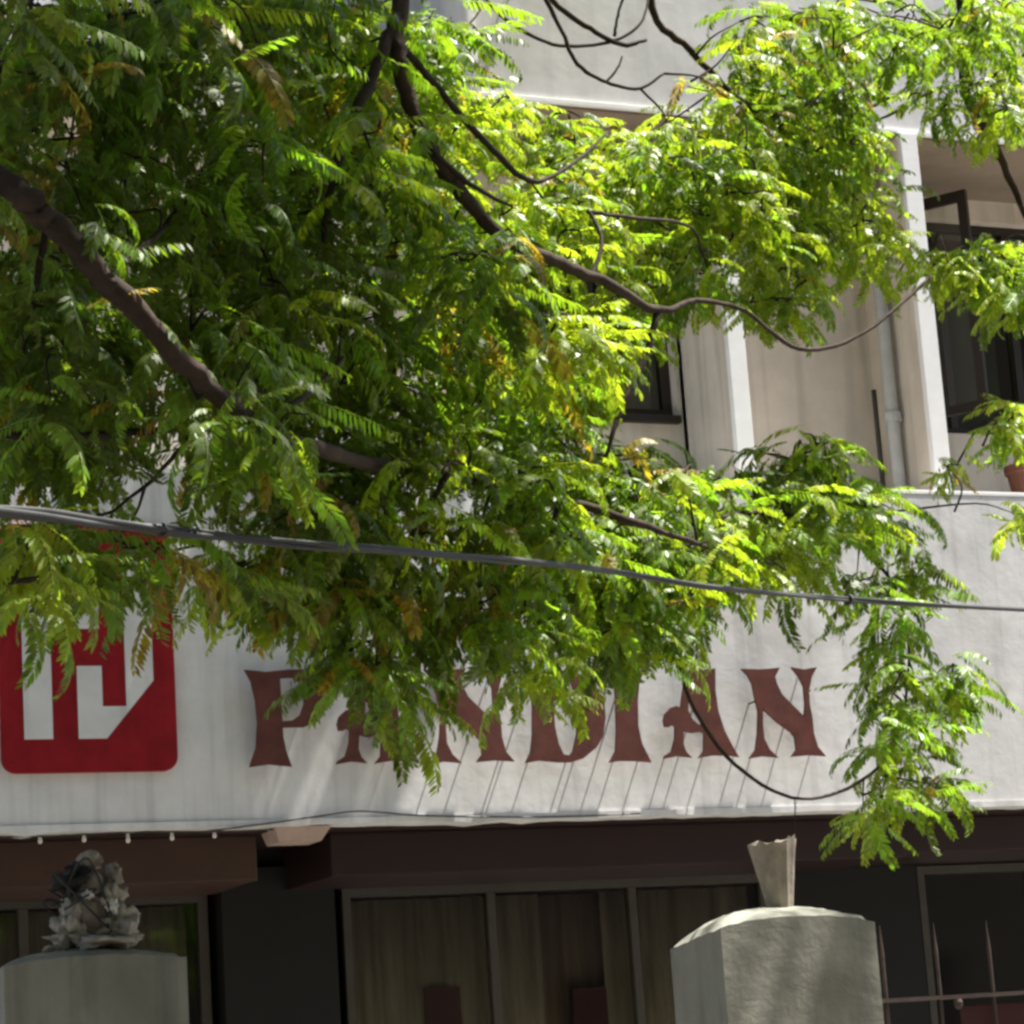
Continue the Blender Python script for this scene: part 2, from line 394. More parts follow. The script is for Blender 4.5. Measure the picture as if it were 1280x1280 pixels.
def curtain(x0, x1, y, z0, z1, parent, seed, m):
    rg = random.Random(seed); bm = bmesh.new(); n = int((x1-x0)/0.012); prev = None; ph = rg.uniform(0, 6)
    for i in range(n+1):
        x = x0+(x1-x0)*i/n; ph += rg.uniform(.15, .5)
        yy = y + 0.022*math.sin(ph) + 0.008*math.sin(ph*2.7)
        a = bm.verts.new((x, yy, z0)); b = bm.verts.new((x, yy*.6+y*.4, z1))
        if prev: bm.faces.new((prev[0], a, b, prev[1]))
        prev = (a, b)
    o = build('curtain', bm, m, parent, True)
    s = o.modifiers.new('thick', 'SOLIDIFY'); s.thickness = 0.003
curtain(1.1, 4.0, 1.36, 0.75, 2.62, gw1, 1, M['curtain'])
curtain(4.95, 5.84, 1.36, 0.75, 2.61, gw2, 2, M['curtain'])
curtain(5.86, 6.15, 1.36, 0.75, 2.61, gw2, 3, M['curtain'])
curtain(6.55, 7.54, 1.36, 0.75, 2.61, gw2, 4, M['curtain'])
curtain(6.10, 6.62, 1.46, 0.75, 2.61, gw2, 5, mat('brown_curtain', (0.17, 0.115, 0.085), 0.9, 0.3, 3, stretch=(6, 6, 0.6)))
for px in (545, 728):
    p = at(px, 1262, 1.42)
    box('red_panel', p.x-.11, p.x+.11, 1.30, 1.312, p.z-.45, p.z+.12, M['poster'], gw2)

# row of small bulb sockets under the sign band
sl_ = empty('bulb_row', (3.4, 0.06, 2.9), 'row of small white bulbs under the sign band below the red emblem', 'string lights')
for px, py in ((-5, 1053), (50, 1051), (105, 1049), (160, 1050), (215, 1047), (268, 1044)):
    p = at(px, py, 0.10)
    bm = bmesh.new(); lathe(bm, [(0.003, p.z-.015), (0.010, p.z-.011), (0.012, p.z), (0.009, p.z+.010), (0.007, 2.9118)], p.x, 0.10, 10)
    build('bulb', bm, M['whitebit'], sl_, True)
bm = bmesh.new(); pts = spline([(2.5, 0.075, 2.905), (2.95, 0.078, 2.899), (3.4, 0.075, 2.907), (3.9, 0.078, 2.898), (4.3, 0.07, 2.906)], 6)
tube(bm, pts, [0.005]*len(pts), 6); build('flex', bm, M['wire'], sl_)

# ------------------------------------------------------------------ sign letters and emblem
YL0, YL1 = -0.085, -0.068          # flat plates standing off on pins
def zpt(x, y, ox, oy, s): 
    p = at(ox + x/s, oy + y/s, YL0); return (p.x, p.z)
def outline(pts, ox, oy, s): return [zpt(x, y, ox, oy, s) for x, y in pts]
def smooth_loop(pts, n=3):
    out = []; m = len(pts)
    for i in range(m):
        a, b, c, d = [Vector(pts[(i+k) % m]) for k in (-1, 0, 1, 2)]
        # corners stay sharp, gentle turns are rounded
        for k in range(n):
            t = k/n
            q = 0.5*((2*b)+(c-a)*t*0.8+(2*a-5*b+4*c-d)*t*t*0.0) if False else b.lerp(c, t)
            out.append(tuple(q))
    return out
LP = ([(30, 90), (170, 105), (320, 90), (430, 88), (520, 112), (572, 170), (590, 250), (580, 345), (520, 435), (430, 474), (286, 476), (290, 540), (312, 640), (347, 737), (200, 722), (65, 740), (108, 610), (118, 450), (105, 300), (75, 170)],
      [(268, 148), (350, 144), (400, 175), (428, 240), (428, 320), (402, 392), (350, 428), (284, 434)], 300, 820, 5.333)
LA = ([(250, 92), (340, 100), (432, 90), (434, 250), (455, 400), (500, 540), (556, 650), (606, 735), (540, 724), (420, 722), (310, 742), (348, 690), (350, 560), (330, 551), (260, 560), (203, 546), (202, 640), (222, 695), (262, 738), (160, 727), (60, 747), (66, 725), (115, 690), (138, 600), (140, 512), (118, 500), (98, 516), (66, 515), (55, 470), (66, 420), (108, 376), (150, 362), (182, 376), (190, 300), (205, 200)],
      [(240, 290), (258, 340), (332, 490), (318, 503), (268, 460), (236, 395)], 820, 820, 5.818)
LN = ([(620, 92), (760, 96), (902, 84), (868, 150), (885, 210), (920, 280), (1000, 360), (1080, 440), (1086, 350), (1075, 220), (1040, 150), (985, 80), (1075, 97), (1172, 80), (1135, 150), (1115, 250), (1120, 350), (1140, 450), (1150, 560), (1180, 660), (1238, 728), (1120, 720), (985, 732), (1022, 680), (1010, 590), (980, 550), (880, 480), (780, 385), (780, 500), (790, 600), (830, 680), (892, 738), (780, 728), (678, 746), (725, 680), (740, 560), (745, 400), (720, 300), (700, 200), (668, 140)],
      None, 820, 820, 5.818)
LD = ([(105, 112), (250, 126), (420, 112), (560, 150), (680, 250), (742, 380), (750, 500), (730, 640), (680, 730), (570, 820), (480, 850), (380, 850), (220, 836), (108, 856), (150, 770), (165, 640), (165, 400), (150, 220)],
      [(335, 205), (400, 172), (470, 205), (510, 300), (525, 450), (520, 620), (490, 760), (460, 795), (415, 785), (375, 700), (345, 560), (335, 400)], 640, 820, 6.4)
LI = ([(772, 112), (900, 128), (1066, 110), (1022, 200), (1008, 350), (1012, 560), (1042, 700), (1118, 850), (1000, 840), (870, 838), (778, 854), (830, 760), (838, 600), (832, 350), (820, 200)], None, 640, 820, 6.4)
shiftA = at(421, 958.7, YL0).x - at(830.3, 948, YL0).x
shiftN = at(642.7, 952, YL0).x - at(1032, 945, YL0).x
def letter(L, dx, label, pins):
    o, h, ox, oy, s = L
    out = [(x+dx, z) for x, z in outline(o, ox, oy, s)]
    hole = [[(x+dx, z) for x, z in outline(h, ox, oy, s)]] if h else []
    xs = [p[0] for p in out]; zs = [p[1] for p in out]
    e = empty('sign_letter', (sum(xs)/len(xs), 0, min(zs)), label, 'sign letter', 'brown letters of the sign')
    bm = bmesh.new(); prism(bm, out, YL0, YL1, hole)
    build('plate', bm, M['letter'], e)
    for zx, zy in pins:
        x, z = zpt(zx, zy, ox, oy, s); x += dx
        bm = bmesh.new(); tube(bm, [Vector((x, YL1-.004, z)), Vector((x, 0.003, z))], [0.0055]*2, 6)
        build('pin', bm, M['rust'], e)
letter(LP, 0, 'brown serif letter P, leftmost of the sign letters beside the red emblem', [(110, 715), (300, 715), (150, 140), (500, 200)])
letter(LA, shiftA, 'brown serif letter A between the P and the first N, behind hanging leaves', [(110, 715), (410, 700), (380, 150)])
letter(LN, shiftN, 'brown serif letter N, the one in the middle of the sign behind leaves', [(740, 710), (1170, 700), (730, 140), (1090, 110)])
letter(LD, 0, 'brown serif letter D in the middle of the sign', [(180, 810), (480, 830), (180, 180), (690, 350)])
letter(LI, 0, 'brown serif letter I in the sign', [(860, 815), (1060, 815), (930, 150)])
letter(LA, 0, 'brown serif letter A between the I and the last N, crossed by a twig', [(110, 715), (390, 700), (380, 150)])
letter(LN, 0, 'brown serif letter N, rightmost of the sign letters', [(740, 715), (1170, 700), (725, 330), (1090, 110)])

em = empty('emblem_sign', (3.15, 0, 3.21), 'red rounded square emblem with white bars forming an H, left of the letters', 'sign')
ES = 1/3.767
def ept(x, y): 
    p = at(x*ES, 640 + y*ES, -0.03); return (p.x, p.z)
c = [ept(0, 1225), ept(828, 1225), ept(808, 62), ept(-8, 62)]
ex0, ex1 = (c[0][0]+c[3][0])/2, (c[1][0]+c[2][0])/2; ez0, ez1 = (c[0][1]+c[1][1])/2, (c[2][1]+c[3][1])/2
def erel(x, y): return (ex0 + (ex1-ex0)*x/808.0, ez1 - (ez1-ez0)*(y-60)/1165.0)
rr = 0.075; pl = []
for cx, cz, a0 in ((ex1-rr, ez0+rr, -90), (ex1-rr, ez1-rr, 0), (ex0+rr, ez1-rr, 90), (ex0+rr, ez0+rr, 180)):
    for k in range(7): 
        a = R(a0+90*k/6); pl.append((cx+rr*math.cos(a), cz+rr*math.sin(a)))
bm = bmesh.new(); prism(bm, pl, -0.030, 0.002); build('panel', bm, M['red'], em)
up = [(103, 1070), (103, 485), (328, 215), (458, 215), (458, 555), (343, 555), (343, 365), (233, 365), (233, 1070)]
for poly in (up, [(808-x, 1285-y) for x, y in up]):
    bm = bmesh.new(); prism(bm, [erel(x, y) for x, y in poly], -0.034, -0.029); build('white_bar', bm, M['fascia'], em)

# ------------------------------------------------------------------ gate pillars
def pillar(x0, x1, y0, y1, zc, zt, label):
    e = empty('gate_pillar', ((x0+x1)/2, (y0+y1)/2, 0.06), label, 'gate pillar', 'plastered gate pillars')
    rg = random.Random(int(x0*100))
    bm = bmesh.new(); nx, ny = 18, 14; g = []
    rim = lambda u: min(u, 1-u)
    for i in range(nx+1):
        row = []
        for j in range(ny+1):
            u, v = i/nx, j/ny
            h = (1-abs(2*u-1)**3.0)*(1-0.6*abs(2*v-1)**2.0)
            edge = 0.010 if (i in (0, nx) or j in (0, ny)) else 0
            row.append(bm.verts.new((x0+(x1-x0)*u, y0+(y1-y0)*v, zc-0.04*v+(zt-zc+0.02*v)*h-edge+rg.uniform(-.003, .003))))
        g.append(row)
    for i in range(nx):
        for j in range(ny): bm.faces.new((g[i][j], g[i+1][j], g[i+1][j+1], g[i][j+1]))
    loop = [g[i][0] for i in range(nx)] + [g[nx][j] for j in range(ny)] + [g[i][ny] for i in range(nx, 0, -1)] + [g[0][j] for j in range(ny, 0, -1)]
    low = [bm.verts.new((v.co.x, v.co.y, -0.1)) for v in loop]
    for k in range(len(loop)):
        bm.faces.new((loop[k], loop[(k+1) % len(loop)], low[(k+1) % len(loop)], low[k]))
    bm.faces.new(low)
    build('body', bm, M['pillar'], e)
pillar(4.09, 4.69, -5.0, -4.60, 2.012, 2.085, 'cream plastered gate pillar on the right, carrying a flared lamp stump')
pillar(1.66, 2.23, -5.0, -4.60, 1.995, 2.045, 'cream plastered gate pillar on the left, carrying a heap of rubble and rags')
# flared stump of a lamp base
st = empty('lamp_stump', (4.42, -4.8, 2.07), 'fluted stump of a lamp base flaring upwards on the right gate pillar', 'lamp base')
rg = random.Random(8); bm = bmesh.new(); seg = 22; rings = []
for t in np.linspace(0, 1, 9):
    r = 0.044 + 0.044*t**1.2; z = 2.045 + 0.265*t
    rings.append([bm.verts.new((4.435 - 0.012*t + r*math.cos(2*math.pi*k/seg)*(1.0 if k % 2 else 0.93), -4.8 + r*math.sin(2*math.pi*k/seg)*(1.0 if k % 2 else 0.93), z + (rg.uniform(-.012, .012) if t > .95 else 0) + (0.01*math.cos(2*math.pi*k/seg) if t > .5 else 0))) for k in range(seg)])
for i in range(8):
    for k in range(seg): bm.faces.new((rings[i][k], rings[i][(k+1) % seg], rings[i+1][(k+1) % seg], rings[i+1][k]))
bm.faces.new(rings[0][::-1]); bm.faces.new(rings[-1])
build('fluted_stump', bm, M['concrete'], st)
# rubble heap on the left pillar
jk = empty('rubble_heap', (1.97, -4.8, 2.03), 'heap of broken concrete, rags and black plastic on the left gate pillar', 'rubble')
def lump(name, cx, cy, cz, sx, sy, sz, m, seed, rough=0.22, sub=4):
    bm = bmesh.new(); bmesh.ops.create_icosphere(bm, subdivisions=sub, radius=1.0)
    from mathutils import noise
    for v in bm.verts:
        nn = noise.noise(v.co*1.7 + Vector((seed*3.1, seed, 0)))*rough*2 + noise.noise(v.co*4.5 + Vector((seed, 0, seed)))*rough + noise.noise(v.co*11 + Vector((seed, seed, 0)))*rough*.4
        q = v.co*(1+nn); v.co = Vector((cx+q.x*sx, cy+q.y*sy, cz+q.z*sz))
    return build(name, bm, m, jk, True)
lump('stump', 1.975, -4.80, 2.13, .085, .08, .12, M['concrete'], 3, .22)
lump('rag', 1.99, -4.83, 2.06, .115, .10, .032, M['cloth'], 1, .45)
lump('rag', 2.055, -4.85, 2.10, .055, .05, .045, M['cloth'], 21, .5)
lump('rag', 2.035, -4.83, 2.185, .045, .04, .06, M['cloth'], 5, .5)
lump('rag', 1.90, -4.85, 2.10, .04, .04, .06, M['cloth'], 15, .5)
lump('black_plastic_bag', 1.925, -4.81, 2.245, .062, .055, .045, M['blackplastic'], 4, .35)
lump('stump_top', 1.985, -4.79, 2.315, .036, .034, .032, M['concrete'], 7, .2)
lump('rubble', 2.045, -4.83, 2.265, .026, .03, .035, M['concrete'], 9, .4)
lump('white_scrap', 1.955, -4.875, 2.205, .016, .012, .014, M['whitebit'], 9, .4)
lump('white_scrap', 2.03, -4.885, 2.165, .018, .012, .022, M['whitebit'], 19, .4)
lump('rubble', 1.84, -4.88, 2.03, .03, .03, .018, M['concrete'], 12, .4)
rg = random.Random(5)
for k in range(9):
    a = rg.uniform(0, 6.28); x, y = 1.95+.06*math.cos(a), -4.8+.05*math.sin(a)
    pts = spline([(x, y, 2.1), (x+rg.uniform(-.05, .05), y-.03, 2.18+rg.uniform(0, .05)), (x+rg.uniform(-.09, .09), y-.04, 2.2+rg.uniform(-.08, .12)), (x+rg.uniform(-.13, .13), y-.05, 2.12+rg.uniform(-.04, .12))], 5)
    bm = bmesh.new(); tube(bm, pts, [0.0035]*len(pts), 5); build('loose_wire', bm, M['wire'], jk)

# iron fence beside the right pillar
fe = empty('spiked_fence', (5.2, -4.8, 0.06), 'rusty iron fence with pointed rods beside the right gate pillar', 'fence')
for i, x in enumerate(np.arange(4.825, 7.2, 0.222)):
    bm = bmesh.new(); tube(bm, [Vector((x, -4.8, 0.05)), Vector((x, -4.8, 1.88)), Vector((x, -4.8, 1.885)), Vector((x, -4.8, 2.0))], [0.0062, 0.0062, 0.0075, 0.001], 8)
    build('rod', bm, M['rust'], fe)
for z in (1.735, 0.35):
    box('rail', 4.69, 7.2, -4.815, -4.785, z-.007, z+.007, M['rust'], fe)
bm = bmesh.new(); lathe(bm, [(0.006, 1.69), (0.014, 1.70), (0.016, 1.715), (0.012, 1.726)], 5.10, -4.83, 10); build('latch', bm, M['rust'], fe)
box('sheet', 5.14, 7.2, -4.782, -4.774, 0.4, 1.70, M['poster'], fe)

# ------------------------------------------------------------------ potted plant on the ledge
pp = empty('potted_plant', (9.26, 0.42, 4.80), 'terracotta pot with a yellow green leafy plant on the ledge below the window', 'potted plant')
bm = bmesh.new(); lathe(bm, [(0.085, 4.80), (0.105, 4.90), (0.125, 5.02), (0.14, 5.03), (0.142, 5.075), (0.122, 5.075)], 9.26, 0.42, 24)
build('pot', bm, M['terracotta'], pp, False)

# ------------------------------------------------------------------ overhead cables
ca = empty('overhead_cable', tuple(at(90, 648, -8.0)), 'thick grey cable bundle crossing the picture in front of the sign', 'cable')
cp = [(-500, 560, -8.0), (-150, 622, -7.3), (90, 648, -6.75), (250, 668, -6.5), (480, 688, -6.2), (700, 706, -5.7), (950, 740, -5.0), (1280, 762, -4.2), (1700, 775, -3.2)]
axis = spline([at(*p) for p in cp], 22)
for s in range(3):
    pts = []
    for i, p in enumerate(axis):
        a = 2*math.pi*s/3 + i*0.09
        k_ = max(0.75, 1.45 - 0.75*i/130)
        w = (0.0065 + 0.0025*math.sin(i*.31+s))*k_
        pts.append(p + Vector((0, math.cos(a), math.sin(a)))*w)
    bm = bmesh.new(); tube(bm, pts, [0.0078*max(0.75, 1.45-0.75*i/130) for i in range(len(pts))], 7)
    build('strand', bm, M['cable'], ca, True)
for i in range(60, len(axis)-2, 80):
    bm = bmesh.new(); tube(bm, [axis[i], axis[i].lerp(axis[i+1], .25)], [0.019, 0.019], 10); build('tie', bm, M['wire'], ca)
tw = [(250, 1040), (330, 1030), (400, 1020), (450, 1014), (520, 1019), (600, 1021), (700, 1021), (800, 1017)]
bm = bmesh.new(); pts = spline([at(x, y, -0.022) for x, y in tw], 6); tube(bm, pts, [0.0045]*len(pts), 6)
tag(build('sagging_wire', bm, M['wire']), 'thin dark wire running along the lower edge of the sign band', 'wire')


# ------------------------------------------------------------------ the tree
tree = empty('leafy_tree', (-0.35, -6.2, 0.0), 'feathery leaved tree with drooping dark branches hanging in front of the building', 'tree')
rt = random.Random(21)
def ppm(p): return FPX/((p-CAM_POS).dot(_F))
SKEL = []
def branch(name, nodes, mat_, n=7, jit=0.08, sides=10, keep=True, parent=None):
    """nodes: (px, py, Y, width in px) or (Vector, radius)"""
    P = []; W = []
    for nd in nodes:
        if len(nd) == 4:
            p = at(nd[0], nd[1], nd[2]); P.append(p); W.append(nd[3]*0.72/2/ppm(p))
        else: P.append(Vector(nd[0])); W.append(nd[1])
    pts = spline(P, n); rad = []
    for i in range(len(P)-1):
        rad += [W[i] + (W[i+1]-W[i])*k/n for k in range(n)]
    rad.append(W[-1])
    for i in range(1, len(pts)-1):
        pts[i] = pts[i] + Vector((rt.uniform(-1, 1), rt.uniform(-1, 1), rt.uniform(-1, 1)))*rad[i]*0.26
    bm = bmesh.new(); tube(bm, pts, rad, sides, jit, rt)
    o = build(name, bm, mat_, parent or tree, True)
    if keep: SKEL.extend(pts[::2])
    return o
T = Vector
branch('trunk', [(T((-0.4, -6.2, -0.2)), .30), (T((-0.36, -6.2, 0.5)), .235), (T((-0.3, -6.15, 2.0)), .21), (T((-0.2, -6.1, 3.4)), .20), (T((-0.1, -6.0, 4.2)), .17)], M['bark'], 8, .05, 16, False)
pA = at(0, 230, -6.0)
branch('limb', [(T((-0.2, -6.1, 3.5)), .13), (T((0.3, -6.1, 4.1)), .10), (T((0.85, -6.4, 4.2)), .07), (0, 230, -6.75, 50), (60, 275, -6.75, 46), (130, 345, -6.7, 43), (230, 455, -6.6, 38), (320, 530, -6.3, 32), (430, 572, -5.85, 27), (560, 592, -5.35, 24), (700, 625, -5.1, 19), (800, 655, -5.1, 14), (900, 690, -4.8, 7)], M['bark'])
branch('branch', [(T((0.5, -6.1, 3.6)), .03), (T((1.1, -6.15, 3.45)), .028), (0, 540, -6.2, 17), (110, 546, -6.1, 16), (250, 536, -5.9, 12), (430, 560, -5.6, 8)], M['twig'])
pB = at(495, -25, -5.0)
branch('limb', [(T((-0.1, -6.0, 4.1)), .15), (T((0.25, -5.8, 5.4)), .12), (T((1.1, -5.4, 6.6)), .10), (T((2.3, -5.1, 6.75)), .075), (T((2.8, -5.4, 6.0)), .052), (495, -25, -5.6, 34), (494, 40, -5.65, 32), (504, 100, -5.65, 28), (528, 170, -5.6, 27), (570, 232, -5.5, 26), (622, 292, -5.4, 24), (690, 325, -5.25, 22), (760, 355, -5.1, 20), (822, 388, -5.0, 15), (870, 376, -4.9, 9), (930, 388, -4.8, 8), (1000, 436, -4.7, 8), (1080, 416, -4.6, 7), (1165, 345, -4.5, 6)], M['bark'])
branch('branch', [(494, 30, -5.65, 24), (468, 90, -5.7, 22), (442, 150, -5.75, 20), (416, 222, -5.8, 15), (404, 300, -5.8, 9)], M['twig'])
branch('branch', [(500, 55, -5.6, 14), (548, 112, -5.5, 13), (600, 170, -5.4, 12), (662, 226, -5.3, 10), (715, 205, -5.2, 6), (760, 165, -5.0, 4)], M['twig'])
branch('branch', [(540, 190, -5.6, 10), (590, 232, -5.5, 9), (640, 258, -5.4, 6)], M['twig'])
branch('branch', [(822, 388, -5.0, 13), (806, 450, -5.0, 12), (776, 512, -5.0, 10), (758, 570, -5.0, 7)], M['twig'])
branch('branch', [(740, 345, -5.1, 9), (752, 300, -5.05, 7), (735, 262, -5.0, 6)], M['twig'])
branch('branch', [(735, 265, -5.0, 8), (790, 272, -4.9, 7), (860, 282, -4.7, 5), (880, 320, -4.6, 4)], M['twig'])
branch('limb', [(T((1.1, -5.4, 6.6)), .085), (T((2.5, -4.9, 7.6)), .075), (T((3.9, -4.5, 7.6)), .06), (T((4.55, -4.3, 6.7)), .04), (812, -10, -4.2, 14), (862, 62, -4.15, 12), (922, 122, -4.1, 12), (980, 165, -4.0, 10), (1052, 150, -3.95, 8), (1112, 122, -3.9, 5)], M['bark'])
branch('limb', [(T((3.9, -4.5, 7.6)), .055), (T((5.1, -4.2, 7.6)), .045), (T((5.95, -4.0, 6.9)), .035), (1196, -40, -3.9, 18), (1206, 112, -3.88, 17), (1238, 172, -3.85, 15), (1276, 255, -3.8, 12), (1305, 330, -3.8, 6)], M['bark'])
branch('branch', [(1206, 112, -3.9, 9), (1242, 95, -3.9, 7), (1300, 55, -3.9, 6)], M['twig'])
branch('branch', [(1200, 108, -3.9, 8), (1168, 112, -3.9, 6), (1120, 140, -3.9, 5), (1085, 155, -3.9, 4)], M['twig'])
for nodes in ([(560, -70, -4.3, 8), (607, 0, -4.3, 7), (650, 36, -4.3, 7), (700, 57, -4.3, 7), (760, 53, -4.3, 6), (800, 30, -4.3, 5), (812, -10, -4.25, 4)],
              [(660, -60, -4.4, 9), (680, -6, -4.4, 9), (703, 40, -4.4, 8), (722, 80, -4.4, 8), (758, 103, -4.4, 7), (800, 110, -4.4, 6), (830, 92, -4.4, 5)],
              [(640, -60, -4.3, 12), (690, 0, -4.3, 11), (738, 36, -4.3, 10), (778, 56, -4.3, 9), (808, 50, -4.3, 6)],
              [(758, 103, -4.4, 5), (772, 85, -4.4, 4), (778, 70, -4.4, 3)],
              [(768, 45, -4.3, 6), (772, 20, -4.3, 5), (785, -20, -4.3, 5)],
              [(835, 730, -4.3, 7), (848, 820, -4.3, 7), (868, 888, -4.28, 7), (918, 955, -4.25, 7), (990, 997, -4.2, 6), (1060, 985, -4.1, 6), (1112, 942, -4.0, 6), (1132, 880, -3.95, 5)],
              [(1132, 880, -3.9, 5), (1135, 800, -3.75, 5), (1110, 720, -3.7, 6), (1040, 660, -3.8, 7), (950, 640, -4.3, 11), (860, 660, -4.5, 12)],
              [(993, 997, -4.2, 2), (994, 1020, -4.2, 2), (993, 1046, -4.2, 1.5)],
              [(230, 455, -6.5, 14), (250, 520, -6.3, 11), (200, 590, -5.9, 8), (140, 640, -5.95, 6)],
              [(60, 275, -6.6, 14), (40, 380, -6.5, 11), (20, 480, -6.05, 8)],
              [(320, 530, -6.3, 13), (400, 480, -6.0, 10), (450, 400, -5.4, 7), (440, 330, -5.3, 4)],
              [(560, 592, -5.7, 12), (520, 660, -5.5, 9), (480, 740, -5.2, 7), (470, 830, -5.2, 4)],
              [(700, 625, -5.4, 11), (680, 700, -4.95, 8), (650, 770, -4.9, 5)],
              [(130, 345, -6.55, 13), (200, 290, -6.3, 10), (260, 200, -5.7, 7), (290, 110, -5.6, 4)],
              [(0, 730, -6.3, 9), (50, 722, -6.25, 7), (90, 690, -6.2, 5)]):
    branch('branch', nodes, M['twig'], 6, .07, 7)

# ---- leaf fronds
def frond_template(seed, length=0.36, pairs=13, droop=0.6, pdroop=0.35):
    rg = random.Random(seed); V = []; Fc = []
    def tri(a, b, c): Fc.append((a, b, c))
    # rachis
    ax = []; p = np.zeros(3); a = 0.18
    steps = pairs+3
    sway = rg.uniform(-.25, .25)
    for i in range(steps+1):
        ax.append((p.copy(), a, sway*i/steps))
        d = np.array([math.cos(a)*math.cos(sway*i/steps), math.sin(sway*i/steps), math.sin(a)])
        p = p + d*length/steps; a -= droop*1.6/steps*(0.6+0.8*i/steps)
    r0 = 0.0022
    for i in range(steps):
        p0, p1 = ax[i][0], ax[i+1][0]; b = len(V); r = r0*(1-.7*i/steps)
        V += [p0+[0, r, 0], p0+[0, -r, 0], p1+[0, r*.9, 0], p1+[0, -r*.9, 0]]
        tri(b, b+1, b+2); tri(b+1, b+3, b+2)
    for i in range(2, steps+1):
        t = (i-2)/(steps-2)
        L = (0.018+0.028*math.sin(math.pi*(0.12+0.80*t))**0.8)*rg.uniform(.85, 1.1)
        for s in (-1, 1):
            if rg.random() < 0.04: continue
            p0, a, sw = ax[i]
            tg = np.array([math.cos(a)*math.cos(sw), math.sin(sw), math.sin(a)])
            nrm = np.array([-math.sin(a), 0, math.cos(a)]); side = np.cross(nrm, tg)*s
            sp = R(rg.uniform(52, 68) - 22*t)
            d = tg*math.cos(sp) + side*math.sin(sp) - nrm*(pdroop*rg.uniform(.5, 1.5))
            d /= np.linalg.norm(d)
            wv = np.cross(d, nrm); wv /= np.linalg.norm(wv)
            tw = rg.uniform(-.5, .5); wv = wv*math.cos(tw) + np.cross(d, wv)*math.sin(tw)
            w = L*0.15*rg.uniform(.85, 1.2)
            dn = np.array([0, 0, -1.0])
            q1 = p0 + d*L*.34 + dn*L*.02; q2 = p0 + d*L*.72 + dn*L*.09; q3 = p0 + d*L + dn*L*.2
            b = len(V)
            V += [p0+d*L*.03, q1+wv*w, q1-wv*w, q2+wv*w*.92, q2-wv*w*.92, q3]
            Fc += [(b, b+2, b+1), (b+1, b+2, b+4), (b+1, b+4, b+3), (b+3, b+4, b+5)]
    return np.array(V, dtype=np.float64), np.array(Fc, dtype=np.int32)
TEMPL = [frond_template(100+i, 0.285, 16+i % 4, [0.25, 0.6, 0.9, 1.2][i % 4], [0.2, 0.4, 0.7][i % 3]) for i in range(10)]

FRONDS = []       # (pos, X, Y, Z, scale, tone, variant)
TWIGS = []
skel = np.zeros((20000, 3)); NS = len(SKEL); skel[:NS] = np.array([tuple(p) for p in SKEL])
def add_frond(pos, d, scale, tone, variant=None):
    d = d.normalized()
    upv = Vector((rt.uniform(-.45, .45), rt.uniform(-.45, .45), 1.0))
    if abs(d.z) > 0.8: upv = Vector((rt.uniform(-1, 1), rt.uniform(-1, 0.2), 0.35))
    y = upv.cross(d).normalized(); z = d.cross(y)
    FRONDS.append((pos, d, y, z, scale, tone, rt.randrange(len(TEMPL)) if variant is None else variant))
def pick(w):
    r = rt.random()*sum(w)
    for i, x in enumerate(w):
        r -= x
        if r <= 0: return i
    return len(w)-1
def spray(c, tones, nf=5, scale=1.0, droop=0.45, twig=True):
    global NS
    k = np.argmin(((skel[:NS]-np.array(c))**2).sum(1)); s = Vector(skel[k])
    if twig and (c-s).length < 1.2:
        TWIGS.append((s, c)); skel[NS] = c; skel[NS+1] = (s+c)/2; NS += 2
    out = (c-s); out.z *= 0.3
    out = out.normalized() if out.length > 1e-3 else Vector((1, 0, 0))
    base = rt.uniform(0, 6.28); tone0 = pick(tones)
    for i in range(nf):
        a = base + i*2.4 + rt.uniform(-.4, .4)
        d = Vector((math.cos(a), math.sin(a)*0.8, 0)) + out*0.45
        d.z = -droop*rt.uniform(-0.3, 2.0)
        tone = tone0 if rt.random() < .7 else pick(tones)
        add_frond(c + Vector((rt.uniform(-.05, .05), rt.uniform(-.05, .05), rt.uniform(-.08, .05))), d, scale*rt.uniform(.62, 1.2), tone)
DK = (7, 4, .4, .5); MD = (3, 5, 2.5, .6); YG = (.6, 3, 6, .35); OL = (3, 4, 1.5, 1.5); MG = (2, 5, 3, .2)  # darker and brighter leaf mixes also put the crown's shade and sun into colour
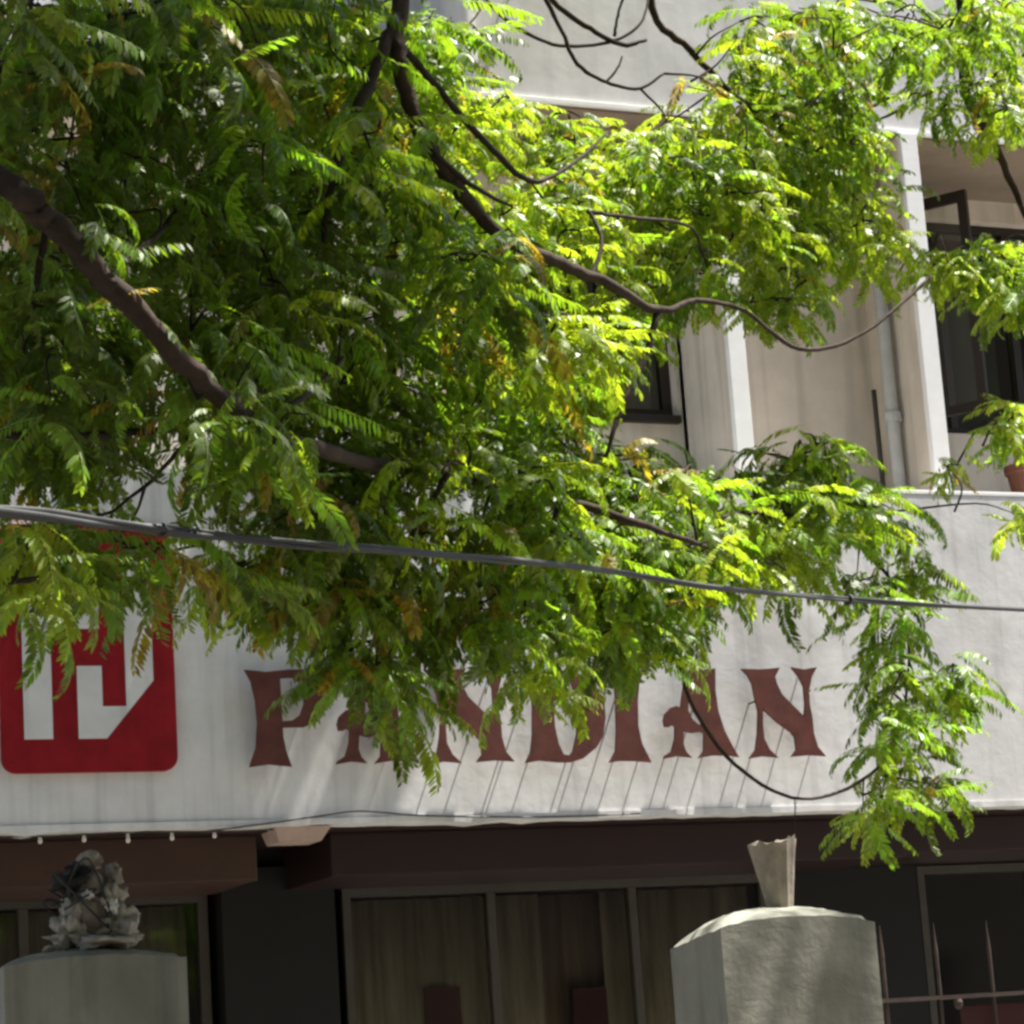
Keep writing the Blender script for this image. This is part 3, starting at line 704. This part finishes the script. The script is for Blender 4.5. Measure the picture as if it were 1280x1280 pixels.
CL = [(60, 50, 120, 80, -6.2, .6, 17, DK), (230, 50, 130, 70, -5.8, .7, 18, DK), (390, 80, 70, 80, -5.2, .6, 12, MD),
      (50, 240, 100, 100, -6.0, .7, 16, DK), (220, 220, 120, 110, -5.6, .7, 21, DK), (370, 260, 100, 110, -5.2, .7, 17, DK),
      (50, 420, 100, 80, -6.0, .6, 15, DK), (230, 430, 100, 80, -5.8, .6, 13, DK), (390, 420, 100, 90, -5.2, .7, 17, MD),
      (50, 530, 90, 40, -5.8, .5, 10, DK), (370, 560, 110, 45, -5.2, .5, 11, DK),
      (525, 150, 50, 100, -4.8, .6, 10, YG), (560, 320, 100, 90, -4.8, .7, 18, MD), (680, 270, 80, 70, -4.4, .6, 12, YG),
      (560, 470, 120, 90, -4.8, .6, 19, MD), (695, 440, 60, 70, -4.5, .6, 11, YG), (670, 560, 90, 50, -4.6, .6, 12, MD),
      (800, 600, 70, 40, -4.4, .5, 9, MG), (790, 185, 35, 45, -4.2, .5, 4, YG), (900, 170, 80, 80, -4.0, .6, 14, YG), (900, 285, 90, 60, -4.0, .6, 13, YG),
      (1035, 190, 70, 80, -3.8, .6, 13, YG), (1010, 330, 50, 30, -3.8, .4, 4, YG), (1110, 30, 110, 40, -4.0, .5, 13, MD), (1240, 10, 60, 30, -4.0, .5, 6, MD),
      (960, 30, 80, 30, -4.2, .5, 6, OL), (1255, 320, 30, 18, -3.8, .25, 3, YG), (1180, 120, 30, 15, -3.9, .2, 2, YG), (1262, 130, 15, 15, -3.9, .2, 2, YG),
      (450, 650, 130, 40, -5.2, .5, 13, OL), (640, 680, 110, 50, -4.9, .5, 13, OL), (800, 670, 100, 40, -4.5, .5, 12, MD), (940, 630, 80, 40, -4.2, .5, 11, YG),
      (1060, 635, 60, 40, -3.9, .4, 9, MG), (420, 730, 80, 30, -5.0, .4, 8, OL), (560, 750, 80, 30, -4.9, .4, 8, OL), (710, 740, 80, 30, -4.6, .4, 8, MD),
      (840, 735, 40, 25, -4.4, .3, 4, MD), (960, 690, 50, 25, -4.2, .3, 4, MG), (1130, 860, 45, 35, -3.9, .25, 3, MG), (1120, 930, 35, 25, -3.9, .25, 2, MG),
      (45, 675, 40, 20, -6.1, .3, 3, YG), (150, 670, 45, 20, -5.9, .3, 2, OL), (300, 715, 25, 15, -5.4, .2, 2, YG), (480, 815, 25, 20, -5.1, .2, 2, DK), (640, 800, 30, 20, -4.9, .2, 2, YG),
      (1165, 325, 25, 15, -3.9, .2, 2, YG), (1215, 325, 30, 20, -3.9, .2, 3, YG), (1268, 350, 20, 40, -3.85, .2, 4, YG), (1275, 640, 10, 10, -3.7, .1, 1, YG), (1190, 585, 15, 5, -3.7, .1, 1, YG), (1262, 520, 12, 15, -3.7, .1, 2, YG), (1250, 100, 30, 30, -3.9, .2, 3, YG), (290, 500, 40, 20, -6.5, .1, 1, DK), (530, 570, 60, 20, -5.6, .1, 2, MD), (660, 600, 60, 20, -5.4, .1, 2, MD), (500, 870, 12, 10, -5.1, .1, 1, DK), (660, 840, 15, 10, -4.9, .1, 1, YG), (430, 800, 30, 15, -5.1, .2, 2, DK), (760, 800, 30, 10, -4.6, .2, 2, MD), (600, 330, 60, 40, -5.7, .2, 4, MD), (480, 190, 50, 60, -5.8, .2, 4, MD), (710, 400, 50, 30, -5.3, .2, 3, YG), (350, 530, 60, 40, -6.3, .2, 2, MD), (830, 340, 60, 30, -4.2, .4, 6, YG), (770, 400, 40, 30, -4.4, .3, 5, YG), (860, 230, 60, 50, -4.0, .5, 7, YG), (1085, 285, 30, 40, -3.9, .3, 5, YG), (970, 250, 70, 60, -3.9, .5, 7, YG), (740, 230, 50, 50, -4.3, .4, 6, YG), (700, 160, 40, 25, -4.2, .3, 3, YG), (620, 150, 40, 40, -4.5, .3, 4, YG), (1010, 100, 60, 40, -4.0, .4, 6, MD), (970, 370, 40, 15, -4.0, .2, 3, YG), (1240, 350, 30, 15, -3.8, .2, 2, YG), (1000, 560, 60, 20, -4.0, .3, 4, MG), (50, 725, 25, 10, -6.3, .3, 1, YG), (190, 690, 30, 15, -5.9, .3, 1, OL), (330, -10, 120, 40, -5.5, .5, 10, DK), (540, 40, 40, 50, -5.0, .3, 4, MD), (450, 20, 50, 40, -5.2, .4, 5, MD), (1110, 720, 50, 40, -3.85, .3, 4, MG), (1120, 790, 40, 35, -3.8, .3, 2, MG),
      (1205, 840, 20, 15, -3.7, .2, 2, MG), (1085, 995, 20, 20, -3.9, .2, 2, MG), (1160, 970, 20, 20, -3.8, .2, 2, OL), (800, 770, 60, 25, -4.5, .3, 5, MD), (300, 690, 30, 25, -5.5, .3, 2, OL)]
for (px, py, rx, ry, Y, dY, n, tn) in CL:
    fine = Y > -4.65 and tn is not OL and py < 600
    for _ in range(int(n*(3.4 if fine else 2.5)+.5)):
        a = rt.uniform(0, 6.28); r = math.sqrt(rt.random())
        spray(at(px+rx*r*math.cos(a), py+ry*r*math.sin(a), Y+rt.uniform(-dY, dY)), tn, rt.choice((4, 5, 5, 6)), rt.uniform(.8, 1.05)*(.82 if fine else 1))
NVIS = len(FRONDS)
# crown above and around, out of view, shaped to shade sign, pillars and street
CROWN = [((2.0, -5.2, 8.2), (2.2, 2.2, 1.3), 420), ((6.9, -6.3, 8.3), (1.7, .9, .8), 60), ((4.5, -6.4, 8.2), (1.2, .9, .8), 35), ((5.7, -.78, 8.5), (1.5, .2, .8), 90), ((1.5, -9.5, 7.6), (4.0, 2.8, .9), 120), ((5.8, -9.2, 8.2), (2.6, 2.2, .9), 90),
         ((-0.8, -5.6, 6.8), (1.5, 1.8, 1.5), 60), ((0.3, -4.6, 5.2), (.9, .9, .8), 22)]
for c, r, n in CROWN:
    for _ in range(n):
        while True:
            u = Vector((rt.uniform(-1, 1), rt.uniform(-1, 1), rt.uniform(-1, 1)))
            if u.length < 1: break
        spray(Vector((c[0]+u.x*r[0], c[1]+u.y*r[1], c[2]+u.z*r[2])), DK, 6, 1.9, .35, False)
print('fronds', NVIS, len(FRONDS))

# the fronds that show largest, nearest the viewer, are leaves of their own; the rest is one mass
def fmat(f):
    pos, x, y, z, s = f[:5]
    return np.array([[x.x, y.x, z.x], [x.y, y.y, z.y], [x.z, y.z, z.z]])*s
def inview(p):
    v = p-CAM_POS; d = v.dot(_F); return abs(v.dot(_RT)/d*FPX) < 620 and abs(v.dot(_UP)/d*FPX) < 620
order = sorted(range(NVIS), key=lambda i: (not inview(FRONDS[i][0]), (FRONDS[i][0]-CAM_POS).dot(_F)/FRONDS[i][4] + (0 if FRONDS[i][0].z > 0 else 0)))
edge = [i for i in range(NVIS) if inview(FRONDS[i][0]) and FRONDS[i][0].x > 4.6 and FRONDS[i][0].z < 3.4][:70]
single = set(edge) | set(order[:300-len(set(edge))])
FM = {}
def frond_mesh(v, tone):
    if (v, tone) not in FM:
        me = bpy.data.meshes.new('leaf_frond'); V, Fc = TEMPL[v]
        me.from_pydata([tuple(q) for q in V], [], [tuple(int(k) for k in q) for q in Fc]); me.materials.append(LEAF[tone]); FM[(v, tone)] = me
    return FM[(v, tone)]
for i in sorted(single):
    pos, x, y, z, s, tone, v = FRONDS[i]
    o = bpy.data.objects.new('leaf_frond', frond_mesh(v, tone)); COL.objects.link(o); o.parent = tree
    p = pos - tree.location
    o.matrix_local = Matrix(((x.x*s, y.x*s, z.x*s, p.x), (x.y*s, y.y*s, z.y*s, p.y), (x.z*s, y.z*s, z.z*s, p.z), (0, 0, 0, 1)))
def mass(name, idx, parent):
    VV, FF, MI = [], [], []; off = 0
    for i in idx:
        f = FRONDS[i]; V, Fc = TEMPL[f[6]]
        VV.append(V@fmat(f).T + np.array(f[0])); FF.append(Fc+off); MI.append(np.full(len(Fc), f[5])); off += len(V)
    VV = np.concatenate(VV); FF = np.concatenate(FF); MI = np.concatenate(MI)
    me = bpy.data.meshes.new(name)
    me.vertices.add(len(VV)); me.vertices.foreach_set('co', VV.astype(np.float32).ravel())
    me.loops.add(FF.size); me.loops.foreach_set('vertex_index', FF.ravel().astype(np.int32))
    me.polygons.add(len(FF)); me.polygons.foreach_set('loop_start', np.arange(0, FF.size, 3, dtype=np.int32))
    for m in LEAF: me.materials.append(m)
    me.polygons.foreach_set('material_index', MI.astype(np.int32)); me.update(calc_edges=True); me.validate()
    print(name, len(FF), 'tris')
    return tag(link(name, me, None, parent), kind='stuff')
mass('foliage', [i for i in range(NVIS) if i not in single], tree)
mass('shade_crown', range(NVIS, len(FRONDS)), tree)
bm = bmesh.new()
for s, c in TWIGS:
    mid = (s+c)/2 + Vector((rt.uniform(-.2, .2)*(c-s).length, rt.uniform(-.2, .2)*(c-s).length, rt.uniform(-.1, .3)*(c-s).length))
    pts = spline([s, mid, c], 4); tube(bm, pts, [0.0058-0.0038*i/(len(pts)-1) for i in range(len(pts))], 5)
tag(build('twigs', bm, M['twig'], tree, True), kind='stuff')

# leaves of the potted plant: a stem and leaves drooping from it
pb = Vector((9.26, 0.42, 5.06))
stem = spline([pb, pb+Vector((-.03, -.02, .2)), pb+Vector((.0, -.05, .42))], 5)
bm = bmesh.new(); tube(bm, stem, [0.008-.0004*i for i in range(len(stem))], 6); build('stem', bm, M['twig'], pp)
for i in range(15):
    a = i*2.4; h = rt.uniform(.08, .42); p = pb + Vector((-.01, -.03, h))
    d = Vector((math.cos(a), math.sin(a)*.8, rt.uniform(-.5, .35))).normalized()
    y = Vector((0, 0, 1)).cross(d).normalized(); z = d.cross(y); s = rt.uniform(.9, 1.4); q = p-pp.location
    o = bpy.data.objects.new('leaf', frond_mesh(i % len(TEMPL), 2)); COL.objects.link(o); o.parent = pp
    o.matrix_local = Matrix(((d.x*s, y.x*s, z.x*s, q.x), (d.y*s, y.y*s, z.y*s, q.y), (d.z*s, y.z*s, z.z*s, q.z), (0, 0, 0, 1)))
